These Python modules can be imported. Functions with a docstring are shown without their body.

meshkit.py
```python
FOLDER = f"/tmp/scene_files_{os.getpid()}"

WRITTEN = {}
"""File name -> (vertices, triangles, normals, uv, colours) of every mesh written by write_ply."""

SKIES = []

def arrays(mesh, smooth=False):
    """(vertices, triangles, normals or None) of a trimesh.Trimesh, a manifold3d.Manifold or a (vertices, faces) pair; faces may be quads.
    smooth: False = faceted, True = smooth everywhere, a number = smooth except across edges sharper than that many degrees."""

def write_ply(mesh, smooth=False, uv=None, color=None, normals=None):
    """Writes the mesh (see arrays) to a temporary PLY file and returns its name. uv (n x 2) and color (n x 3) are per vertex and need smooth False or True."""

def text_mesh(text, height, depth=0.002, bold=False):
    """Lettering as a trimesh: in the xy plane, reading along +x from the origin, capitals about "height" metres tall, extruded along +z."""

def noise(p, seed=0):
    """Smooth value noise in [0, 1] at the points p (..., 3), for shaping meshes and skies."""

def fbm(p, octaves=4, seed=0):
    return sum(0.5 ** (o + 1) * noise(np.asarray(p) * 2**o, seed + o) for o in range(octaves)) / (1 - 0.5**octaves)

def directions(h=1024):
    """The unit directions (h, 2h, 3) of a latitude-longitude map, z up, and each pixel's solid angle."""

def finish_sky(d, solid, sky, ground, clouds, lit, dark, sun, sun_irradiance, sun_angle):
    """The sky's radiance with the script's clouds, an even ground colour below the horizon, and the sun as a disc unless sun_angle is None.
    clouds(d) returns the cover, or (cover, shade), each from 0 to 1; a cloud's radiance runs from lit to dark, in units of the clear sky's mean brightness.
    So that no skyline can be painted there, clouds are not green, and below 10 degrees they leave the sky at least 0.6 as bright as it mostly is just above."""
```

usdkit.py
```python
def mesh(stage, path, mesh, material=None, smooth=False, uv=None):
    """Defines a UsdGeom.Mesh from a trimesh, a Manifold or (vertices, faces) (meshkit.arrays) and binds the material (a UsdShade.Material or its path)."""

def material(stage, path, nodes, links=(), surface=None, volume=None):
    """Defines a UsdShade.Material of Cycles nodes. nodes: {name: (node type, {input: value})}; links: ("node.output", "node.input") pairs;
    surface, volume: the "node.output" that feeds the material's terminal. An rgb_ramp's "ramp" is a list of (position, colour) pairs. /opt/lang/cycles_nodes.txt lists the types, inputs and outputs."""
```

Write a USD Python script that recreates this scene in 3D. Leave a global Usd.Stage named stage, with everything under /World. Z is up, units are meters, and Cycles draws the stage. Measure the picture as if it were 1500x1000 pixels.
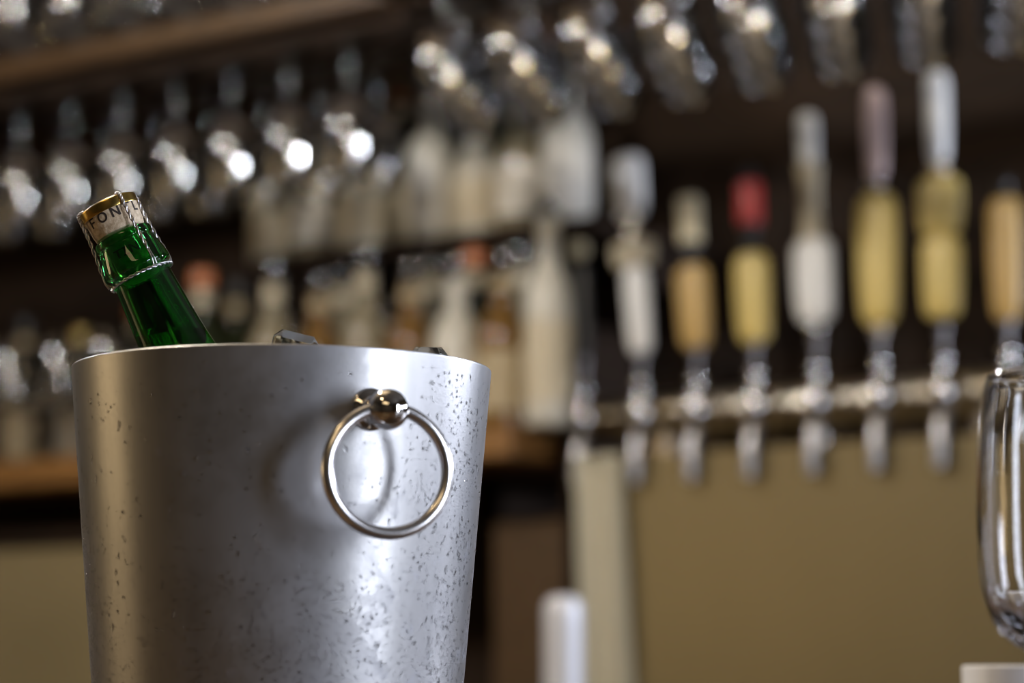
import math
import numpy as np
import trimesh
import manifold3d as m3
import usdkit
import meshkit
from pxr import Usd, UsdGeom, UsdLux, UsdShade, Gf, Sdf, Vt

stage = Usd.Stage.CreateInMemory()
UsdGeom.SetStageUpAxis(stage, 'Z')
UsdGeom.SetStageMetersPerUnit(stage, 1.0)
UsdGeom.Xform.Define(stage, '/World')
UsdGeom.Scope.Define(stage, '/World/Looks')
RNG = np.random.default_rng(7)

# ------------------------------------------------------------------ camera
CAM = np.array([0.0, 0.0, 1.140])
FPX = 85 / 36 * 1500
PITCH = math.atan(475 / FPX)
FWD = np.array([0, math.cos(PITCH), math.sin(PITCH)])
UPV = np.array([0, -math.sin(PITCH), math.cos(PITCH)])
cam = UsdGeom.Camera.Define(stage, '/World/camera')
cam.CreateHorizontalApertureAttr(36.0)
cam.CreateVerticalApertureAttr(24.0)
cam.CreateFocalLengthAttr(85.0)
cam.CreateFStopAttr(4.4)
cam.CreateFocusDistanceAttr(1.19)
cam.CreateExposureAttr(0.0)
cam.CreateClippingRangeAttr((0.02, 100.0))
cam.AddTranslateOp().Set(Gf.Vec3d(*CAM))
cam.AddRotateXOp().Set(90 + math.degrees(PITCH))

# ------------------------------------------------------------------ lights
def rect_light(name, pos, target, w, h, color, intensity):
    L = UsdLux.RectLight.Define(stage, '/World/' + name)
    L.CreateWidthAttr(w); L.CreateHeightAttr(h)
    L.CreateColorAttr(Gf.Vec3f(*color)); L.CreateIntensityAttr(intensity)
    z = np.array(pos, float) - np.array(target, float); z /= np.linalg.norm(z)
    x = np.cross([0, 0, 1.0], z); x /= np.linalg.norm(x); y = np.cross(z, x)
    m = Gf.Matrix4d(*x, 0, *y, 0, *z, 0, *map(float, pos), 1)
    L.AddTransformOp().Set(m)

def bulb(name, pos, radius, color, intensity):
    L = UsdLux.SphereLight.Define(stage, '/World/' + name)
    L.CreateRadiusAttr(radius); L.CreateColorAttr(Gf.Vec3f(*color)); L.CreateIntensityAttr(intensity)
    L.AddTranslateOp().Set(Gf.Vec3d(*map(float, pos)))

COOL = (0.78, 0.84, 1.0)
NEUTRAL = (0.80, 0.86, 1.0)
WARM = (1.0, 0.72, 0.38)
WIN = [(-0.22, 1.36, 0.50, 1.55, NEUTRAL, 24), (0.98, 1.56, 0.36, 0.50, COOL, 12), (2.25, 1.75, 0.32, 0.34, COOL, 135)]
WX = 2.30
for i_, (y_, z_, w_, h_, c_, l_) in enumerate(WIN):
    rect_light('daylight_window_%d' % i_, (WX - 0.02, y_, z_), (WX - 1.0, y_, z_), w_, h_, c_, l_)
bulb('wall_lamp', (-3.00, 1.75, 1.45), 0.34, WARM, 4)  # unseen warm source added to give the bucket's left side a tan band
SPOTS = [(-0.95, 2.0, 2.60), (-0.9, 0.35, 2.60), (-1.9, 3.0, 2.60)]
for i_, p_ in enumerate(SPOTS):
    bulb('ceiling_bulb_%d' % i_, p_, 0.04, WARM, 110)
def fill_panel(name, pos, w, h, color, intensity):
    L = UsdLux.RectLight.Define(stage, '/World/' + name)
    L.CreateWidthAttr(w); L.CreateHeightAttr(h); L.CreateColorAttr(Gf.Vec3f(*color)); L.CreateIntensityAttr(intensity)
    L.AddTranslateOp().Set(Gf.Vec3d(*pos)); L.AddRotateZOp().Set(-36.0)
fill_panel('ceiling_panel_a', (-0.75, 1.75, 2.73), 1.6, 0.7, WARM, 0.8)  # unseen soft panel added to warm the back bar
fill_panel('ceiling_panel_b', (-0.6, -1.6, 2.73), 1.6, 0.9, WARM, 2.6)  # unseen panel added behind the lens to lift the fill
bulb('bar_spot_a', (-0.60, 1.80, 2.32), 0.075, (1.0, 0.92, 0.80), 300)  # unseen light added out of frame for glints on the glasses
bulb('bar_spot_b', (-1.35, 2.50, 2.32), 0.07, (0.88, 0.92, 1.0), 190)  # second unseen light, added for glints on the left rack
dome = UsdLux.DomeLight.Define(stage, '/World/dome')
dome.CreateIntensityAttr(0.02); dome.CreateColorAttr(Gf.Vec3f(1, 0.85, 0.65))

# ------------------------------------------------------------------ bar frame: s runs along the back bar to the right, t towards the guests
TILT = math.radians(36)
O = np.array([0.361, 3.2, 0.0])
EV = np.array([math.cos(TILT), -math.sin(TILT), 0])
NV = np.array([-math.sin(TILT), -math.cos(TILT), 0])
ZV = np.array([0, 0, 1.0])

def ray(px, py):
    r = FWD + (px - 750) / FPX * np.array([1.0, 0, 0]) + (500 - py) / FPX * UPV
    return r / r[1]

def at(px, py, dist):
    """the point seen at a pixel of the photograph, dist metres ahead of the lens"""
    return CAM + ray(px, py) * dist

def on_bar(px, py, t=0.0):
    """(s, z) of the point of the bar's plane t seen at a pixel"""
    r = ray(px, py)
    k = ((O - CAM) @ NV + t) / (r @ NV)
    p = CAM + k * r
    return (p - O) @ EV, p[2]

def bar(s, t, z):
    return O + s * EV + t * NV + np.array([0, 0, z])

BAR_R = np.array([EV, -NV, ZV]).T        # local x along the bar, y into the wall, z up

# ------------------------------------------------------------------ mesh helpers
def lathe(prof, n=40):
    """closed solid of revolution about z from a list of (r, z); ends with r = 0 close at the axis"""
    prof = [(max(r, 0.0), z) for r, z in prof]
    a = np.linspace(0, 2 * np.pi, n, endpoint=False)
    v, rows = [], []
    for r, z in prof:
        if r < 1e-9:
            rows.append([len(v)]); v.append((0, 0, z))
        else:
            rows.append(list(range(len(v), len(v) + n)))
            v += [(r * math.cos(t), r * math.sin(t), z) for t in a]
    f = []
    for A, B in zip(rows[:-1], rows[1:]):
        for i in range(n):
            j = (i + 1) % n
            if len(A) == 1 and len(B) == 1: continue
            if len(A) == 1: f.append((A[0], B[j], B[i]))
            elif len(B) == 1: f.append((A[i], A[j], B[0]))
            else: f += [(A[i], A[j], B[j]), (A[i], B[j], B[i])]
    m = trimesh.Trimesh(np.array(v, float), np.array(f), process=False)
    if m.volume < 0: m.invert()
    return m

def ring_lathe(prof, n=40):
    """solid of revolution of a closed profile that does not touch the axis"""
    return lathe(list(prof) + [prof[0]], n) if False else _ring(prof, n)

def _ring(prof, n):
    k = len(prof); a = np.linspace(0, 2 * np.pi, n, endpoint=False)
    v = np.array([[(r * math.cos(t), r * math.sin(t), z) for r, z in prof] for t in a]).reshape(-1, 3)
    f = []
    for i in range(n):
        for j in range(k):
            p, q = i * k + j, i * k + (j + 1) % k
            r_, s_ = ((i + 1) % n) * k + j, ((i + 1) % n) * k + (j + 1) % k
            f += [(p, r_, s_), (p, s_, q)]
    m = trimesh.Trimesh(v, np.array(f), process=False)
    if m.volume < 0: m.invert()
    return m

def tube(pts, r, n=8, closed=False):
    pts = np.asarray(pts, float); k = len(pts)
    rad = np.broadcast_to(np.asarray(r, float), (k,))
    if closed: tan = np.roll(pts, -1, 0) - np.roll(pts, 1, 0)
    else: tan = np.gradient(pts, axis=0)
    tan /= np.linalg.norm(tan, axis=1, keepdims=True)
    u = np.cross(tan[0], [0, 0, 1.0])
    if np.linalg.norm(u) < 1e-3: u = np.cross(tan[0], [1.0, 0, 0])
    u /= np.linalg.norm(u); us = []
    for t in tan:
        u = u - t * (u @ t); u = u / np.linalg.norm(u); us.append(u)
    us = np.array(us); ws = np.cross(tan, us)
    a = np.linspace(0, 2 * np.pi, n, endpoint=False)
    v = (pts[:, None] + rad[:, None, None] * (np.cos(a)[None, :, None] * us[:, None] + np.sin(a)[None, :, None] * ws[:, None])).reshape(-1, 3)
    f = []
    for i in range(k if closed else k - 1):
        for j in range(n):
            p, q = i * n + j, i * n + (j + 1) % n
            r_, s_ = ((i + 1) % k) * n + j, ((i + 1) % k) * n + (j + 1) % n
            f += [(p, q, s_), (p, s_, r_)]
    if not closed:
        v = np.vstack([v, pts[0], pts[-1]]); c0, c1 = k * n, k * n + 1
        for j in range(n):
            f += [(c0, (j + 1) % n, j), (c1, (k - 1) * n + j, (k - 1) * n + (j + 1) % n)]
    m = trimesh.Trimesh(v, np.array(f), process=False)
    if m.volume < 0: m.invert()
    return m

def rbox(sx, sy, sz, r=0.004, c=(0, 0, 0)):
    """box with chamfered edges"""
    r = min(r, sx / 3, sy / 3, sz / 3)
    pts = []
    for a in (-1, 1):
        for b in (-1, 1):
            for d in (-1, 1):
                x, y, z = a * sx / 2, b * sy / 2, d * sz / 2
                pts += [(x - a * r, y - b * r, z), (x - a * r, y, z - d * r), (x, y - b * r, z - d * r)]
    m = trimesh.convex.convex_hull(np.array(pts))
    m.apply_translation(c)
    return m

def moved(m, t=(0, 0, 0), R=None):
    m = m.copy()
    M = np.eye(4)
    if R is not None: M[:3, :3] = R
    M[:3, 3] = t
    m.apply_transform(M)
    return m

def axis_frame(d):
    """rotation whose z axis is d"""
    d = np.asarray(d, float) / np.linalg.norm(d)
    x = np.cross([0, 1.0, 0], d)
    if np.linalg.norm(x) < 1e-3: x = np.cross([1.0, 0, 0], d)
    x /= np.linalg.norm(x)
    return np.array([x, np.cross(d, x), d]).T

def join(*ms):
    return trimesh.util.concatenate([m for m in ms])

def to_man(m):
    m = trimesh.Trimesh(m.vertices, m.faces, process=True)
    return m3.Manifold(m3.Mesh(np.asarray(m.vertices, np.float32), np.asarray(m.faces, np.uint32)))

def from_man(m):
    q = m.to_mesh()
    return trimesh.Trimesh(q.vert_properties[:, :3], q.tri_verts, process=False)

def rz(a):
    c, s = math.cos(a), math.sin(a)
    return np.array([[c, -s, 0], [s, c, 0], [0, 0, 1.0]])

def smooth_prof(pts, k=6):
    """Catmull-Rom through profile points"""
    p = np.array(pts, float); p = np.vstack([2 * p[0] - p[1], p, 2 * p[-1] - p[-2]])
    out = []
    for i in range(1, len(p) - 2):
        for t in np.linspace(0, 1, k, endpoint=False):
            a, b, c, d = p[i - 1], p[i], p[i + 1], p[i + 2]
            out.append(0.5 * ((2 * b) + (c - a) * t + (2 * a - 5 * b + 4 * c - d) * t * t + (3 * b - a - 3 * c + d) * t ** 3))
    out.append(p[-2])
    return [tuple(x) for x in out]

# ------------------------------------------------------------------ scene helpers
USED = {}
def numbered(parent, name):
    k = USED.get((parent, name), -1) + 1
    USED[(parent, name)] = k
    return name if k == 0 else '%s_%03d' % (name, k)

def tag(prim, label=None, cat=None, group=None, kind=None):
    for k, v in (('label', label), ('category', cat), ('group', group), ('kind', kind)):
        if v: prim.SetCustomDataByKey(k, v)
    return prim

def mat4(pos=(0, 0, 0), R=None):
    R = np.eye(3) if R is None else np.asarray(R)
    return Gf.Matrix4d(*R[:, 0], 0, *R[:, 1], 0, *R[:, 2], 0, *map(float, pos), 1)

def thing(name, label, cat, pos=(0, 0, 0), R=None, group=None):
    path = '/World/' + numbered('/World', name)
    x = UsdGeom.Xform.Define(stage, path)
    x.AddTransformOp().Set(mat4(pos, R))
    return tag(x.GetPrim(), label, cat, group)

def part(name, mesh, look, parent=None, smooth=35, label=None, kind=None):
    base = str(parent.GetPath()) if parent is not None else '/World'
    m = usdkit.mesh(stage, base + '/' + numbered(base, name), mesh, M[look], smooth=smooth)
    return tag(m.GetPrim(), label, kind=kind)

def struct(name, mesh, look, smooth=False, label=None):
    return tag(part(name, mesh, look, None, smooth), label, kind='structure')

def copy_of(root, pos, R=None, label=None, group=None):
    was = root.GetCustomData()
    name = root.GetName()
    stem = name[:-4] if name[-4:-3] == '_' and name[-3:].isdigit() else name
    path = '/World/' + numbered('/World', stem)
    x = UsdGeom.Xform.Define(stage, path)
    p = x.GetPrim()
    p.GetReferences().AddInternalReference(root.GetPath())
    x.ClearXformOpOrder()
    x.MakeMatrixXform().Set(mat4(pos, R))
    p.SetInstanceable(True)
    return tag(p, label or was['label'], was['category'], group or was.get('group'))

ORD = ['first', 'second', 'third', 'fourth', 'fifth', 'sixth', 'seventh', 'eighth', 'ninth', 'tenth', 'eleventh', 'twelfth', 'thirteenth', 'fourteenth']

# ------------------------------------------------------------------ materials
M = {}
def mat(name, nodes, links, surface, volume=None):
    M[name] = usdkit.material(stage, '/World/Looks/' + name, nodes, links, surface, volume)

def simple(name, color, rough=0.5, metal=0.0, **kw):
    mat(name, {'p': ('principled_bsdf', {'base_color': color, 'roughness': rough, 'metallic': metal, **kw})}, [], 'p.BSDF')

def mottled(name, c1, c2, scale, rough=0.5, metal=0.0, stretch=(1, 1, 1), bump=0.0, detail=4, **kw):
    nodes = {'tc': ('texture_coordinate', {}), 'mp': ('mapping', {'scale': stretch}),
             'n': ('noise_texture', {'scale': scale, 'detail': detail}),
             'r': ('rgb_ramp', {'ramp': [(0.3, c1), (0.7, c2)]}),
             'p': ('principled_bsdf', {'roughness': rough, 'metallic': metal, **kw})}
    links = [('tc.object', 'mp.vector'), ('mp.vector', 'n.vector'), ('n.fac', 'r.fac'), ('r.color', 'p.base_color')]
    if bump:
        nodes['b'] = ('bump', {'strength': bump, 'distance': 0.001})
        links += [('n.fac', 'b.height'), ('b.normal', 'p.normal')]
    mat(name, nodes, links, 'p.BSDF')

mottled('dark_wood', (0.012, 0.007, 0.004), (0.030, 0.016, 0.008), 6, 0.75, stretch=(1, 1, 9), bump=0.1, specular_ior_level=0.2)
mottled('shelf_wood', (0.045, 0.024, 0.010), (0.085, 0.045, 0.018), 8, 0.4, stretch=(1, 8, 8), bump=0.1)
mottled('counter_wood', (0.16, 0.075, 0.02), (0.26, 0.125, 0.035), 8, 0.4, stretch=(1, 8, 8), bump=0.1)
mottled('bar_wood', (0.05, 0.028, 0.014), (0.09, 0.05, 0.022), 5, 0.35, stretch=(1, 8, 1), bump=0.1)
mottled('tan_plaster', (0.20, 0.155, 0.075), (0.26, 0.20, 0.10), 3, 0.6)
mottled('room_plaster', (0.045, 0.034, 0.022), (0.065, 0.05, 0.032), 2, 0.8)
mottled('ceiling_paint', (0.05, 0.04, 0.03), (0.07, 0.055, 0.04), 2, 0.8)
mottled('floor_boards', (0.05, 0.03, 0.018), (0.08, 0.05, 0.03), 4, 0.5, stretch=(1, 8, 1))
mottled('brass_panel', (0.165, 0.128, 0.062), (0.21, 0.165, 0.082), 2, 0.34, metal=0.4, stretch=(1, 1, 0.3))
simple('chrome', (0.75, 0.74, 0.73), 0.06, 1.0)
simple('ring_steel', (0.88, 0.87, 0.87), 0.24, 1.0)
simple('satin_steel', (0.62, 0.60, 0.58), 0.22, 1.0)
simple('pale_steel', (0.60, 0.60, 0.63), 0.45, 0.3)
simple('spout_steel', (0.42, 0.41, 0.42), 0.34, 1.0)
simple('dull_steel', (0.16, 0.15, 0.15), 0.4, 1.0)
simple('warm_steel', (0.66, 0.57, 0.42), 0.25, 1.0)
simple('black_plastic', (0.012, 0.011, 0.010), 0.4)
simple('ivory_handle', (0.58, 0.44, 0.14), 0.36)
simple('amber_handle', (0.46, 0.30, 0.10), 0.36)
simple('white_enamel', (0.72, 0.71, 0.68), 0.3)
simple('cream_enamel', (0.70, 0.62, 0.42), 0.3)
simple('pink_enamel', (0.66, 0.50, 0.48), 0.3)
simple('red_enamel', (0.55, 0.05, 0.045), 0.3)
simple('white_porcelain', (0.78, 0.78, 0.80), 0.15)
simple('paper_cream', (0.50, 0.43, 0.30), 0.6)
simple('paper_tan', (0.36, 0.28, 0.16), 0.6)
simple('paper_white', (0.58, 0.545, 0.47), 0.6)
simple('gold_foil', (0.55, 0.42, 0.17), 0.35, 0.8)
simple('orange_foil', (0.50, 0.16, 0.05), 0.35)
simple('bottle_clear', (0.20, 0.17, 0.11), 0.08, 0.0)
simple('bottle_dark', (0.02, 0.025, 0.012), 0.06)
simple('bottle_amber', (0.14, 0.075, 0.02), 0.06)
simple('bottle_green', (0.012, 0.05, 0.014), 0.06)
simple('bottle_frost', (0.50, 0.47, 0.39), 0.3)

def thin_glass(name, tint, rough=0.05, ior=1.6):
    mat(name, {'t': ('transparent_bsdf', {'color': tint}), 'g': ('glossy_bsdf', {'color': (1, 1, 1), 'roughness': rough}),
               'f': ('fresnel', {'IOR': ior}), 'm': ('mix_closure', {})},
        [('f.fac', 'm.fac'), ('t.BSDF', 'm.closure1'), ('g.BSDF', 'm.closure2')], 'm.closure')
thin_glass('stem_glass', (0.95, 0.955, 0.95), 0.07, 2.05)
thin_glass('foot_glass', (0.95, 0.955, 0.95), 0.12, 1.3)

def dielectric(name, color, ior=1.5, rough=0.0):
    mat(name, {'p': ('principled_bsdf', {'base_color': color, 'roughness': rough, 'ior': ior, 'transmission_weight': 1.0})}, [], 'p.BSDF')
dielectric('clear_glass', (0.97, 0.975, 0.98))
dielectric('green_glass', (0.04, 0.42, 0.07), 1.52)
dielectric('wine', (0.70, 0.75, 0.30), 1.34)
dielectric('ice', (0.93, 0.96, 0.96), 1.31, 0.02)
dielectric('water', (0.98, 0.99, 1.0), 1.33)
mottled('gold_cap', (0.62, 0.42, 0.10), (0.78, 0.56, 0.17), 120, 0.22, metal=1.0, bump=0.05)
mottled('cork', (0.45, 0.34, 0.22), (0.75, 0.62, 0.45), 420, 0.75, bump=0.5, detail=6)
simple('ink', (0.03, 0.02, 0.015), 0.7)
simple('wire', (0.62, 0.61, 0.63), 0.28, 1.0)

# bucket: brushed steel, fogged with condensation lower down and to the right
# fogged where the cold wall is dry, clear and wet towards the right where the beads have run together
AZC = math.atan2(-1.1911, 0.1137)
wet_dir = (math.cos(AZC + 1.05), math.sin(AZC + 1.05), 0)
clear_shade_dir = (math.cos(AZC - 0.9), math.sin(AZC - 0.9), 0)  # less fog to the left, tuned also to paint the light's fall-off
mat('bucket_steel', {
    'tc': ('texture_coordinate', {}),
    'fog': ('noise_texture', {'scale': 26, 'detail': 6, 'roughness': 0.65}),
    'fogr': ('map_range', {'from_min': 0.36, 'from_max': 0.60, 'to_min': 0.45, 'to_max': 1.0, 'clamp': True}),
    'wd': ('vector_math', {'math_type': 'dot_product', 'vector2': wet_dir}),
    'wn': ('noise_texture', {'scale': 48, 'detail': 5, 'roughness': 0.7}),
    'wna': ('math', {'math_type': 'multiply_add', 'value2': 0.10, 'value3': -0.05}),
    'wadd': ('math', {'math_type': 'add'}),
    'wr': ('map_range', {'from_min': 0.074, 'from_max': 0.084, 'to_min': 1.0, 'to_max': 0.28, 'clamp': True}),
    'dd': ('vector_math', {'math_type': 'dot_product', 'vector2': clear_shade_dir}),
    'dr': ('map_range', {'from_min': -0.01, 'from_max': 0.080, 'to_min': 1.0, 'to_max': 0.22, 'clamp': True}),
    'm1': ('math', {'math_type': 'multiply'}), 'm2': ('math', {'math_type': 'multiply'}),
    'm3': ('math', {'math_type': 'multiply', 'value2': 0.95}),
    'streakmap': ('mapping', {'scale': (60, 60, 5)}),
    'streak': ('noise_texture', {'scale': 1, 'detail': 4}),
    'streakr': ('rgb_ramp', {'ramp': [(0.35, (0.36, 0.355, 0.35)), (0.7, (0.46, 0.455, 0.45))]}),
    'fine': ('noise_texture', {'scale': 1300, 'detail': 4}),
    'bump': ('bump', {'strength': 0.12, 'distance': 0.0004}),
    'metal': ('principled_bsdf', {'metallic': 1.0, 'roughness': 0.37}),
    'haze': ('principled_bsdf', {'base_color': (0.45, 0.465, 0.515), 'roughness': 0.55, 'metallic': 0.0}),
    'mix': ('mix_closure', {})},
    [('tc.object', 'fog.vector'), ('fog.fac', 'fogr.value'), ('tc.object', 'wd.vector1'), ('tc.object', 'wn.vector'), ('wn.fac', 'wna.value1'),
     ('wd.value', 'wadd.value1'), ('wna.value', 'wadd.value2'), ('wadd.value', 'wr.value'),
     ('tc.object', 'dd.vector1'), ('dd.value', 'dr.value'), ('fogr.result', 'm1.value1'), ('wr.result', 'm1.value2'), ('m1.value', 'm2.value1'), ('dr.result', 'm2.value2'),
     ('m2.value', 'm3.value1'), ('m3.value', 'mix.fac'),
     ('tc.object', 'streakmap.vector'), ('streakmap.vector', 'streak.vector'),
     ('streak.fac', 'streakr.fac'), ('streakr.color', 'metal.base_color'), ('tc.object', 'fine.vector'), ('fine.fac', 'bump.height'),
     ('bump.normal', 'metal.normal'), ('bump.normal', 'haze.normal'),
     ('metal.BSDF', 'mix.closure1'), ('haze.BSDF', 'mix.closure2')], 'mix.closure')

# ------------------------------------------------------------------ room
def slab(x0, x1, y0, y1, z0, z1):
    m = trimesh.creation.box((x1 - x0, y1 - y0, z1 - z0))
    m.apply_translation(((x0 + x1) / 2, (y0 + y1) / 2, (z0 + z1) / 2))
    return m
RX0, RX1, RY0, RY1, RH = -3.4, WX, -3.2, 6.2, 2.75
struct('floor', slab(RX0, RX1, RY0, RY1, -0.1, 0), 'floor_boards', label='dark boarded floor of the bar room')
struct('ceiling', slab(RX0, RX1, RY0, RY1, RH, RH + 0.1), 'ceiling_paint', label='dim brown ceiling above the bar')
struct('wall_left', slab(RX0 - 0.1, RX0, RY0, RY1, 0, RH), 'room_plaster', label='dim warm wall left of the bar')
struct('wall_front', slab(RX0, RX1, RY0 - 0.1, RY0, 0, RH), 'room_plaster', label='dim warm wall behind the guests')
struct('wall_far', slab(RX0, RX1, RY1, RY1 + 0.1, 0, RH), 'room_plaster', label='far wall of the room behind the bar wall')
# right wall with two window openings
def wall_with_holes():
    w = to_man(slab(RX1, RX1 + 0.1, RY0, RY1, 0, RH))
    for y, z, ww, hh in [(a, b, c + 0.08, d + 0.08) for a, b, c, d, _, _ in WIN]:
        w = w - to_man(slab(RX1 - 0.1, RX1 + 0.2, y - ww / 2, y + ww / 2, z - hh / 2, z + hh / 2))
    return from_man(w)
struct('wall_right', wall_with_holes(), 'room_plaster', label='dim warm wall with the daylight windows')

def bar_box(s0, s1, t0, t1, z0, z1, r=0.004):
    m = rbox(s1 - s0, t1 - t0, z1 - z0, r)
    return moved(m, bar((s0 + s1) / 2, (t0 + t1) / 2, (z0 + z1) / 2), BAR_R)

for i_, (y_, z_, w_, h_, _, _) in enumerate(WIN):
    f_ = to_man(slab(RX1 - 0.03, RX1 + 0.06, y_ - w_ / 2 - 0.04, y_ + w_ / 2 + 0.04, z_ - h_ / 2 - 0.04, z_ + h_ / 2 + 0.04)) - to_man(slab(RX1 - 0.2, RX1 + 0.2, y_ - w_ / 2, y_ + w_ / 2, z_ - h_ / 2, z_ + h_ / 2))
    w_x = UsdGeom.Xform.Define(stage, '/World/window_%d' % (i_ + 1)).GetPrim()
    tag(w_x, 'daylight window in the right wall, %s from the guest side' % ORD[i_], kind='structure')
    part('frame', from_man(f_), 'bar_wood', w_x, False)
WALL_T = -0.36
S0, S1 = -2.6, 0.62
struct('wall_back', bar_box(S0, S1, WALL_T - 0.1, WALL_T, 0, RH), 'dark_wood', label='dark brown wooden wall behind the shelves and taps')

# ------------------------------------------------------------------ front bar counter
t = thing('bar_counter', 'dark wooden bar counter carrying the ice bucket and the glass', 'counter', (0, 0, 0))
part('worktop', rbox(3.6, 0.95, 0.045, 0.006, (-0.2, 1.15, 1.05 - 0.0225)), 'bar_wood', t)
part('front_panel', rbox(3.5, 0.06, 1.005, 0.006, (-0.2, 0.80, 0.5025)), 'bar_wood', t)
part('rear_panel', rbox(3.5, 0.06, 1.005, 0.006, (-0.2, 1.50, 0.5025)), 'bar_wood', t)

# ------------------------------------------------------------------ ice bucket
BX, BY, BH, RT, KT = -0.1137, 1.1911, 0.235, 0.1035, 0.0866
BZ = 1.05
rad = lambda z: RT - KT * (BH - z)
ink_h = BH
th_ = 0.0011
outer = [(0, 0.0), (rad(0) - 0.004, 0.0), (rad(0) - 0.001, 0.0012), (rad(0.004), 0.004)] + [(rad(z), z) for z in np.linspace(0.012, BH - 0.0012, 14)]
lip = [(rad(BH) - 0.0002, BH - 0.0004), (rad(BH) - 0.0006, BH), (rad(BH) - 0.0010, BH - 0.0004)]
inner = [(rad(z) - th_, z) for z in np.linspace(BH - 0.002, 0.006, 12)] + [(0, 0.006)]
bucket = thing('ice_bucket', 'large brushed steel wine bucket with a ring handle, beaded with condensation', 'bucket', (BX, BY, BZ))
part('body', lathe(outer + lip + inner, 180), 'bucket_steel', bucket, 30)
AZ_CAM = math.atan2(-BY, -BX)

def radial(az):
    return np.array([math.cos(az), math.sin(az), 0])
def knob_and_ring(az, swing):
    n_ = radial(az)
    zk = BALLZ
    r0 = rad(zk)
    nrm = np.array([n_[0], n_[1], -KT]); nrm /= np.linalg.norm(nrm)
    R_ = axis_frame(nrm)
    p0 = n_ * (r0 - 0.0006) + np.array([0, 0, zk])
    prof = [(0, 0), (0.0098, 0), (0.0100, 0.0010), (0.0095, 0.0022), (0.0078, 0.0034), (0.0064, 0.0046), (0.0060, 0.0066), (0.0062, 0.0106)]
    prof = smooth_prof(prof[1:], 4)
    ball_c, ball_r = 0.0190, 0.0095
    a0 = math.asin(0.0062 / ball_r)
    ballp = [(ball_r * math.sin(a), ball_c - ball_r * math.cos(a)) for a in np.linspace(a0, math.pi, 20)]
    k = part('handle_knob', moved(lathe([(0, 0)] + prof + ballp, 48), p0, R_), 'chrome', bucket, 40, label='shiny chrome ball knob')
    c = p0 + nrm * ball_c
    # ring through the ball, hanging straight down
    tang = np.array([-n_[1], n_[0], 0]); tang = rz(swing) @ tang
    RR = 0.0283
    cz = np.array([0, 0, -1.0])
    aa = np.linspace(0, 2 * np.pi, 96, endpoint=False)
    ctr = c + cz * (RR - 0.0006)
    pts = np.array([ctr + RR * (math.cos(a) * tang - math.sin(a) * cz) for a in aa])
    part('ring', tube(pts, 0.0029, 16, True), 'ring_steel', k, True, label='polished steel ring hanging from the knob')
BALLZ = BH - 0.0285
AZ_RING = AZ_CAM + math.radians(23.5)
knob_and_ring(AZ_RING, math.radians(-8))
knob_and_ring(AZ_RING + math.pi, 0)

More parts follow.
